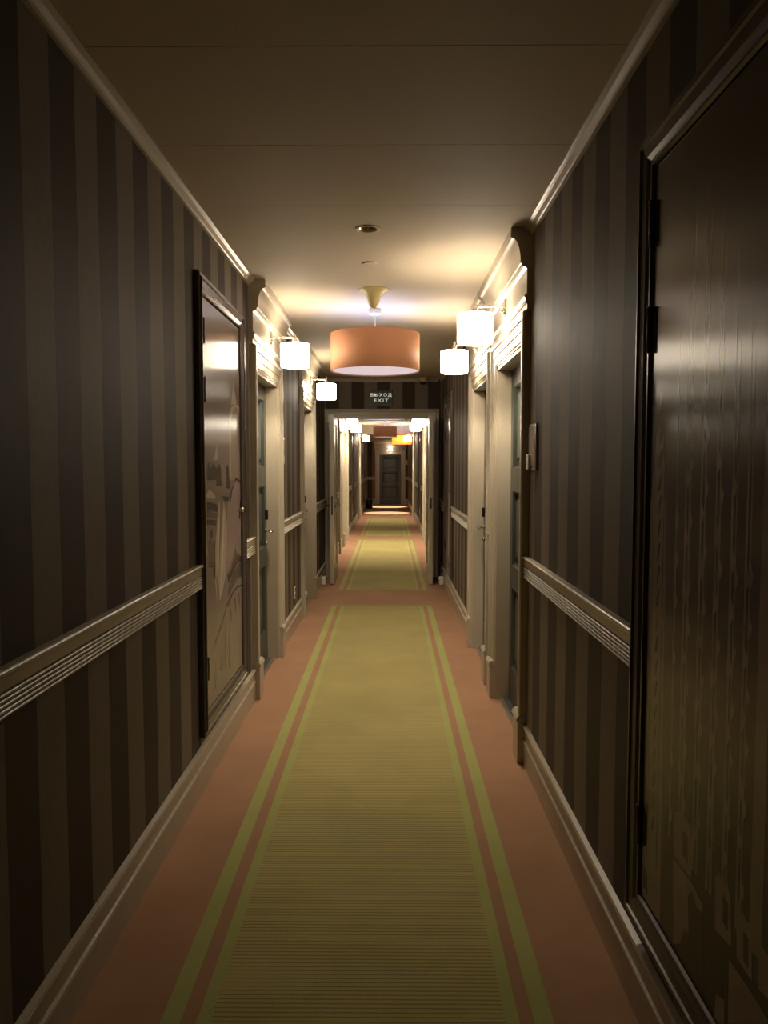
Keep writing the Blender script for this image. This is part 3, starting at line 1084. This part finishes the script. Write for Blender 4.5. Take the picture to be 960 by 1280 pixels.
# ------------------------------------------------------------------ ceiling fittings
root = empty('downlight', (-0.114, 4.034, CEIL))
tag(root, 'unlit round recessed ceiling downlight, nearest the camera', 'light')
b = BM()
lathe(b, [(0.066, 0.0), (0.064, -0.004), (0.052, -0.005), (0.046, -0.002), (0.046, 0.004), (0.0497, 0.004), (0.0497, 0.0)], (0, 0, 0), 40, closed=True)
obj('trim_ring', b, M['canopy'], root)
b = BM()
lathe(b, [(0.0495, 0.002), (0.0495, 0.068), (0.046, 0.068), (0.046, 0.002)], (0, 0, 0), 40, closed=True)
obj('reflector', b, M['steel'], root)
b = BM()
lathe(b, [(0.046, 0.060), (0.044, 0.052), (0.030, 0.046), (0.010, 0.044)], (0, 0, 0), 32)
obj('lens', b, M['black'], root)

b = BM()
lathe(b, [(0.046, 0.0), (0.046, -0.006), (0.042, -0.008)], (-0.123, 4.71, CEIL), 32)
tag(obj('sprinkler_cover', b, M['ceiling']), 'small flat round cover disc on the ceiling between downlight and copper pendant', 'cover')

root = empty('dome_camera', (0.462, 10.78, CEIL))
tag(root, 'small ceiling dome with cream base and dark bubble, right of the exit sign', 'camera')
b = BM()
lathe(b, [(0.060, 0.0), (0.060, -0.055), (0.056, -0.062)], (0, 0, 0), 32)
obj('base', b, M['canopy'], root)
b = BM()
lathe(b, [(0.048, -0.061), (0.046, -0.075), (0.038, -0.090), (0.022, -0.100), (0.006, -0.103)], (0, 0, 0), 32)
obj('dome', b, M['black'], root)

for yy, lb in ((25.6, 'added downlight in the lowered ceiling to light the far floor, nearer one'), (29.3, 'added downlight in the lowered ceiling to light the floor before the end door')):  # unseen downlights, added to throw the pale bands on the floor
    root = empty('added_spot', (-0.1, yy, CEIL_END))
    tag(root, lb, 'light')
    b = BM()
    lathe(b, [(0.055, 0.0), (0.053, -0.004), (0.042, -0.005), (0.036, -0.001), (0.036, 0.0)], (0, 0, 0), 28, closed=True)
    obj('trim_ring', b, M['steel'], root)
    b = BM()
    lathe(b, [(0.036, -0.0005), (0.034, -0.003)], (0, 0, 0), 28)
    obj('lens', b, M['spot_glow'], root)
    down_light('added_spot_light', root, (0, 0, -0.012), ADDED_SPOT_W, WARM, 0.62, 0.3)

# ------------------------------------------------------------------ exit sign over the double door
root = empty('exit_sign', (-0.125, Y_X0, 2.43))
tag(root, 'small dark exit sign with pale lettering in two lines above the open double door', 'sign')
b = BM()
box(b, -0.166, 0.166, -0.014, 0.0, 0.0, 0.222)
obj('sign_plate', b, M['sign'], root, 0.003)


def lettering(text, parent, x, y, z, size, width):
    cu = bpy.data.curves.new('lettering', 'FONT')
    cu.body = text
    cu.size = size
    cu.align_x = 'CENTER'
    cu.space_character = 1.25
    cu.extrude = 0.001
    tmp = bpy.data.objects.new('lettering_source', cu)
    COL.objects.link(tmp)
    dg = bpy.context.evaluated_depsgraph_get()
    dg.update()
    me = bpy.data.meshes.new_from_object(tmp.evaluated_get(dg))
    bpy.data.objects.remove(tmp)
    xs = [v.co.x for v in me.vertices]
    k = width / (max(xs) - min(xs))
    mid = (max(xs) + min(xs)) / 2
    me.transform(Matrix.Translation((x, y, z)) @ Matrix.Rotation(PI / 2, 4, 'X') @ Matrix.Diagonal((k, 1, 1, 1)) @ Matrix.Translation((-mid, 0, 0)))
    me.materials.clear()
    me.materials.append(M['letter'])
    o = bpy.data.objects.new('lettering', me)
    COL.objects.link(o)
    o.parent = parent


lettering('ВЫХОД', root, 0.0, -0.0152, 0.134, 0.062, 0.295)
lettering('EXIT', root, 0.0, -0.0152, 0.058, 0.062, 0.200)


# ------------------------------------------------------------------ plates beside the doors
def door_plaque(side, y, z, label):
    loc, rz = at_wall(side, y, z)
    root = empty('door_plaque', loc, rz)
    tag(root, label, 'plaque')
    b = BM()
    box(b, -0.100, 0.100, -0.012, 0.0, 0.0, 0.235)
    obj('backing', b, M['steel'], root, 0.002)
    b = BM()
    box(b, -0.086, 0.078, -0.0140, -0.012, 0.02, 0.222)
    obj('printed_insert', b, MUR['pale'], root)
    b = BM()
    box(b, -0.090, -0.020, -0.026, -0.0140, 0.004, 0.080)
    obj('card_pocket', b, M['white'], root, 0.003)


door_plaque('right', 3.915, 1.572, 'small framed room plaque with pocket on the striped wall right of the nearest door')
door_plaque('left', 6.62, 1.60, 'small plaque seen edge-on just past the first left door casing')

root = empty('wall_outlet', (XL, 7.42, 0.30), PI / 2)
tag(root, 'white double wall outlet low on the left wall above the baseboard', 'outlet')
b = BM()
box(b, -0.038, 0.038, -0.009, 0.0, 0.0, 0.118)
obj('cover_plate', b, M['white'], root, 0.004)
for z in (0.032, 0.086):
    b = BM()
    lathe(b, [(0.020, 0.0), (0.020, -0.002), (0.016, -0.003)], (0, -0.009, z), 20, axis='y')
    obj('socket', b, M['darksteel'], root)

loc, rz = at_wall('right', 10.45, 0.965)
root = empty('wall_switch', loc, rz)
tag(root, 'pale switch box on the right wall behind the open right leaf', 'switch')
b = BM()
box(b, -0.042, 0.042, -0.028, 0.0, 0.0, 0.110)
obj('switch_box', b, M['white'], root, 0.004)
b = BM()
box(b, -0.022, 0.022, -0.033, -0.028, 0.03, 0.08)
obj('rocker', b, M['white'], root, 0.002)

for side, lb in (('left', 'white magnetic door holder on the baseboard behind the left door leaf'),
                 ('right', 'white magnetic door holder on the baseboard behind the right door leaf')):
    loc, rz = at_wall(side, 10.18, 0.010)
    root = empty('door_holder', loc, rz)
    tag(root, lb, 'door holder')
    b = BM()
    box(b, -0.045, 0.045, -0.075, -0.018, 0.0, 0.105)
    obj('housing', b, M['white'], root, 0.006)
    b = BM()
    lathe(b, [(0.026, 0), (0.026, -0.014), (0.020, -0.018)], (0, -0.075, 0.066), 20, axis='y')
    obj('magnet', b, M['steel'], root)

loc, rz = at_wall('end', 0.665, 1.60)
root = empty('wall_plate', (0.655, Y_END, 1.60))
tag(root, 'small grey plate on the striped end wall right of the end door', 'plaque')
b = BM()
box(b, -0.055, 0.055, -0.014, 0.0, 0.0, 0.20)
obj('backing', b, M['shade_rim'], root, 0.003)
b = BM()
box(b, -0.045, 0.045, -0.016, -0.014, 0.01, 0.19)
obj('printed_insert', b, MUR['pale'], root)

# ------------------------------------------------------------------ lamp over the end door
root = empty('end_door_lamp', (END_X, Y_END, 2.36))
tag(root, 'small lit wall lamp above the dark door at the end of the corridor', 'lamp')
b = BM()
lathe(b, [(0.030, 0), (0.030, -0.010), (0.012, -0.014)], (0, -0.030, 0.02), 20, axis='y')
tube(b, [(0, -0.035, 0.02), (0, -0.10, 0.03), (0, -0.13, 0.015)], 0.007)
lathe(b, [(0.014, 0.02), (0.024, 0.0), (0.024, -0.02)], (0, -0.13, 0.0), 20)
obj('bracket', b, M['steel'], root)
b = BM()
lathe(b, [(0.030, -0.02), (0.060, -0.10), (0.058, -0.10), (0.028, -0.02)], (0, -0.13, 0.0), 28, closed=True)
obj('lamp_shade', b, M['shade'], root)
lamp('bulb_light', root, (0, -0.13, -0.07), END_BULB_W, WARM, 0.02)

# ------------------------------------------------------------------ waste bin by the far left wall
root = empty('waste_bin', (-0.77, 28.2, 0.0))
tag(root, 'black cylindrical waste bin with metal band on the floor at the far left', 'bin')
b = BM()
lathe(b, [(0.125, 0.0), (0.135, 0.345), (0.130, 0.345), (0.120, 0.01)], (0, 0, 0), 36, closed=True)
lathe(b, [(0.120, 0.0), (0.120, 0.012)], (0, 0, 0), 36)
obj('body', b, M['black'], root)
b = BM()
lathe(b, [(0.138, 0.330), (0.138, 0.352), (0.128, 0.352), (0.128, 0.330)], (0, 0, 0), 36, closed=True)
obj('rim_band', b, M['steel'], root)
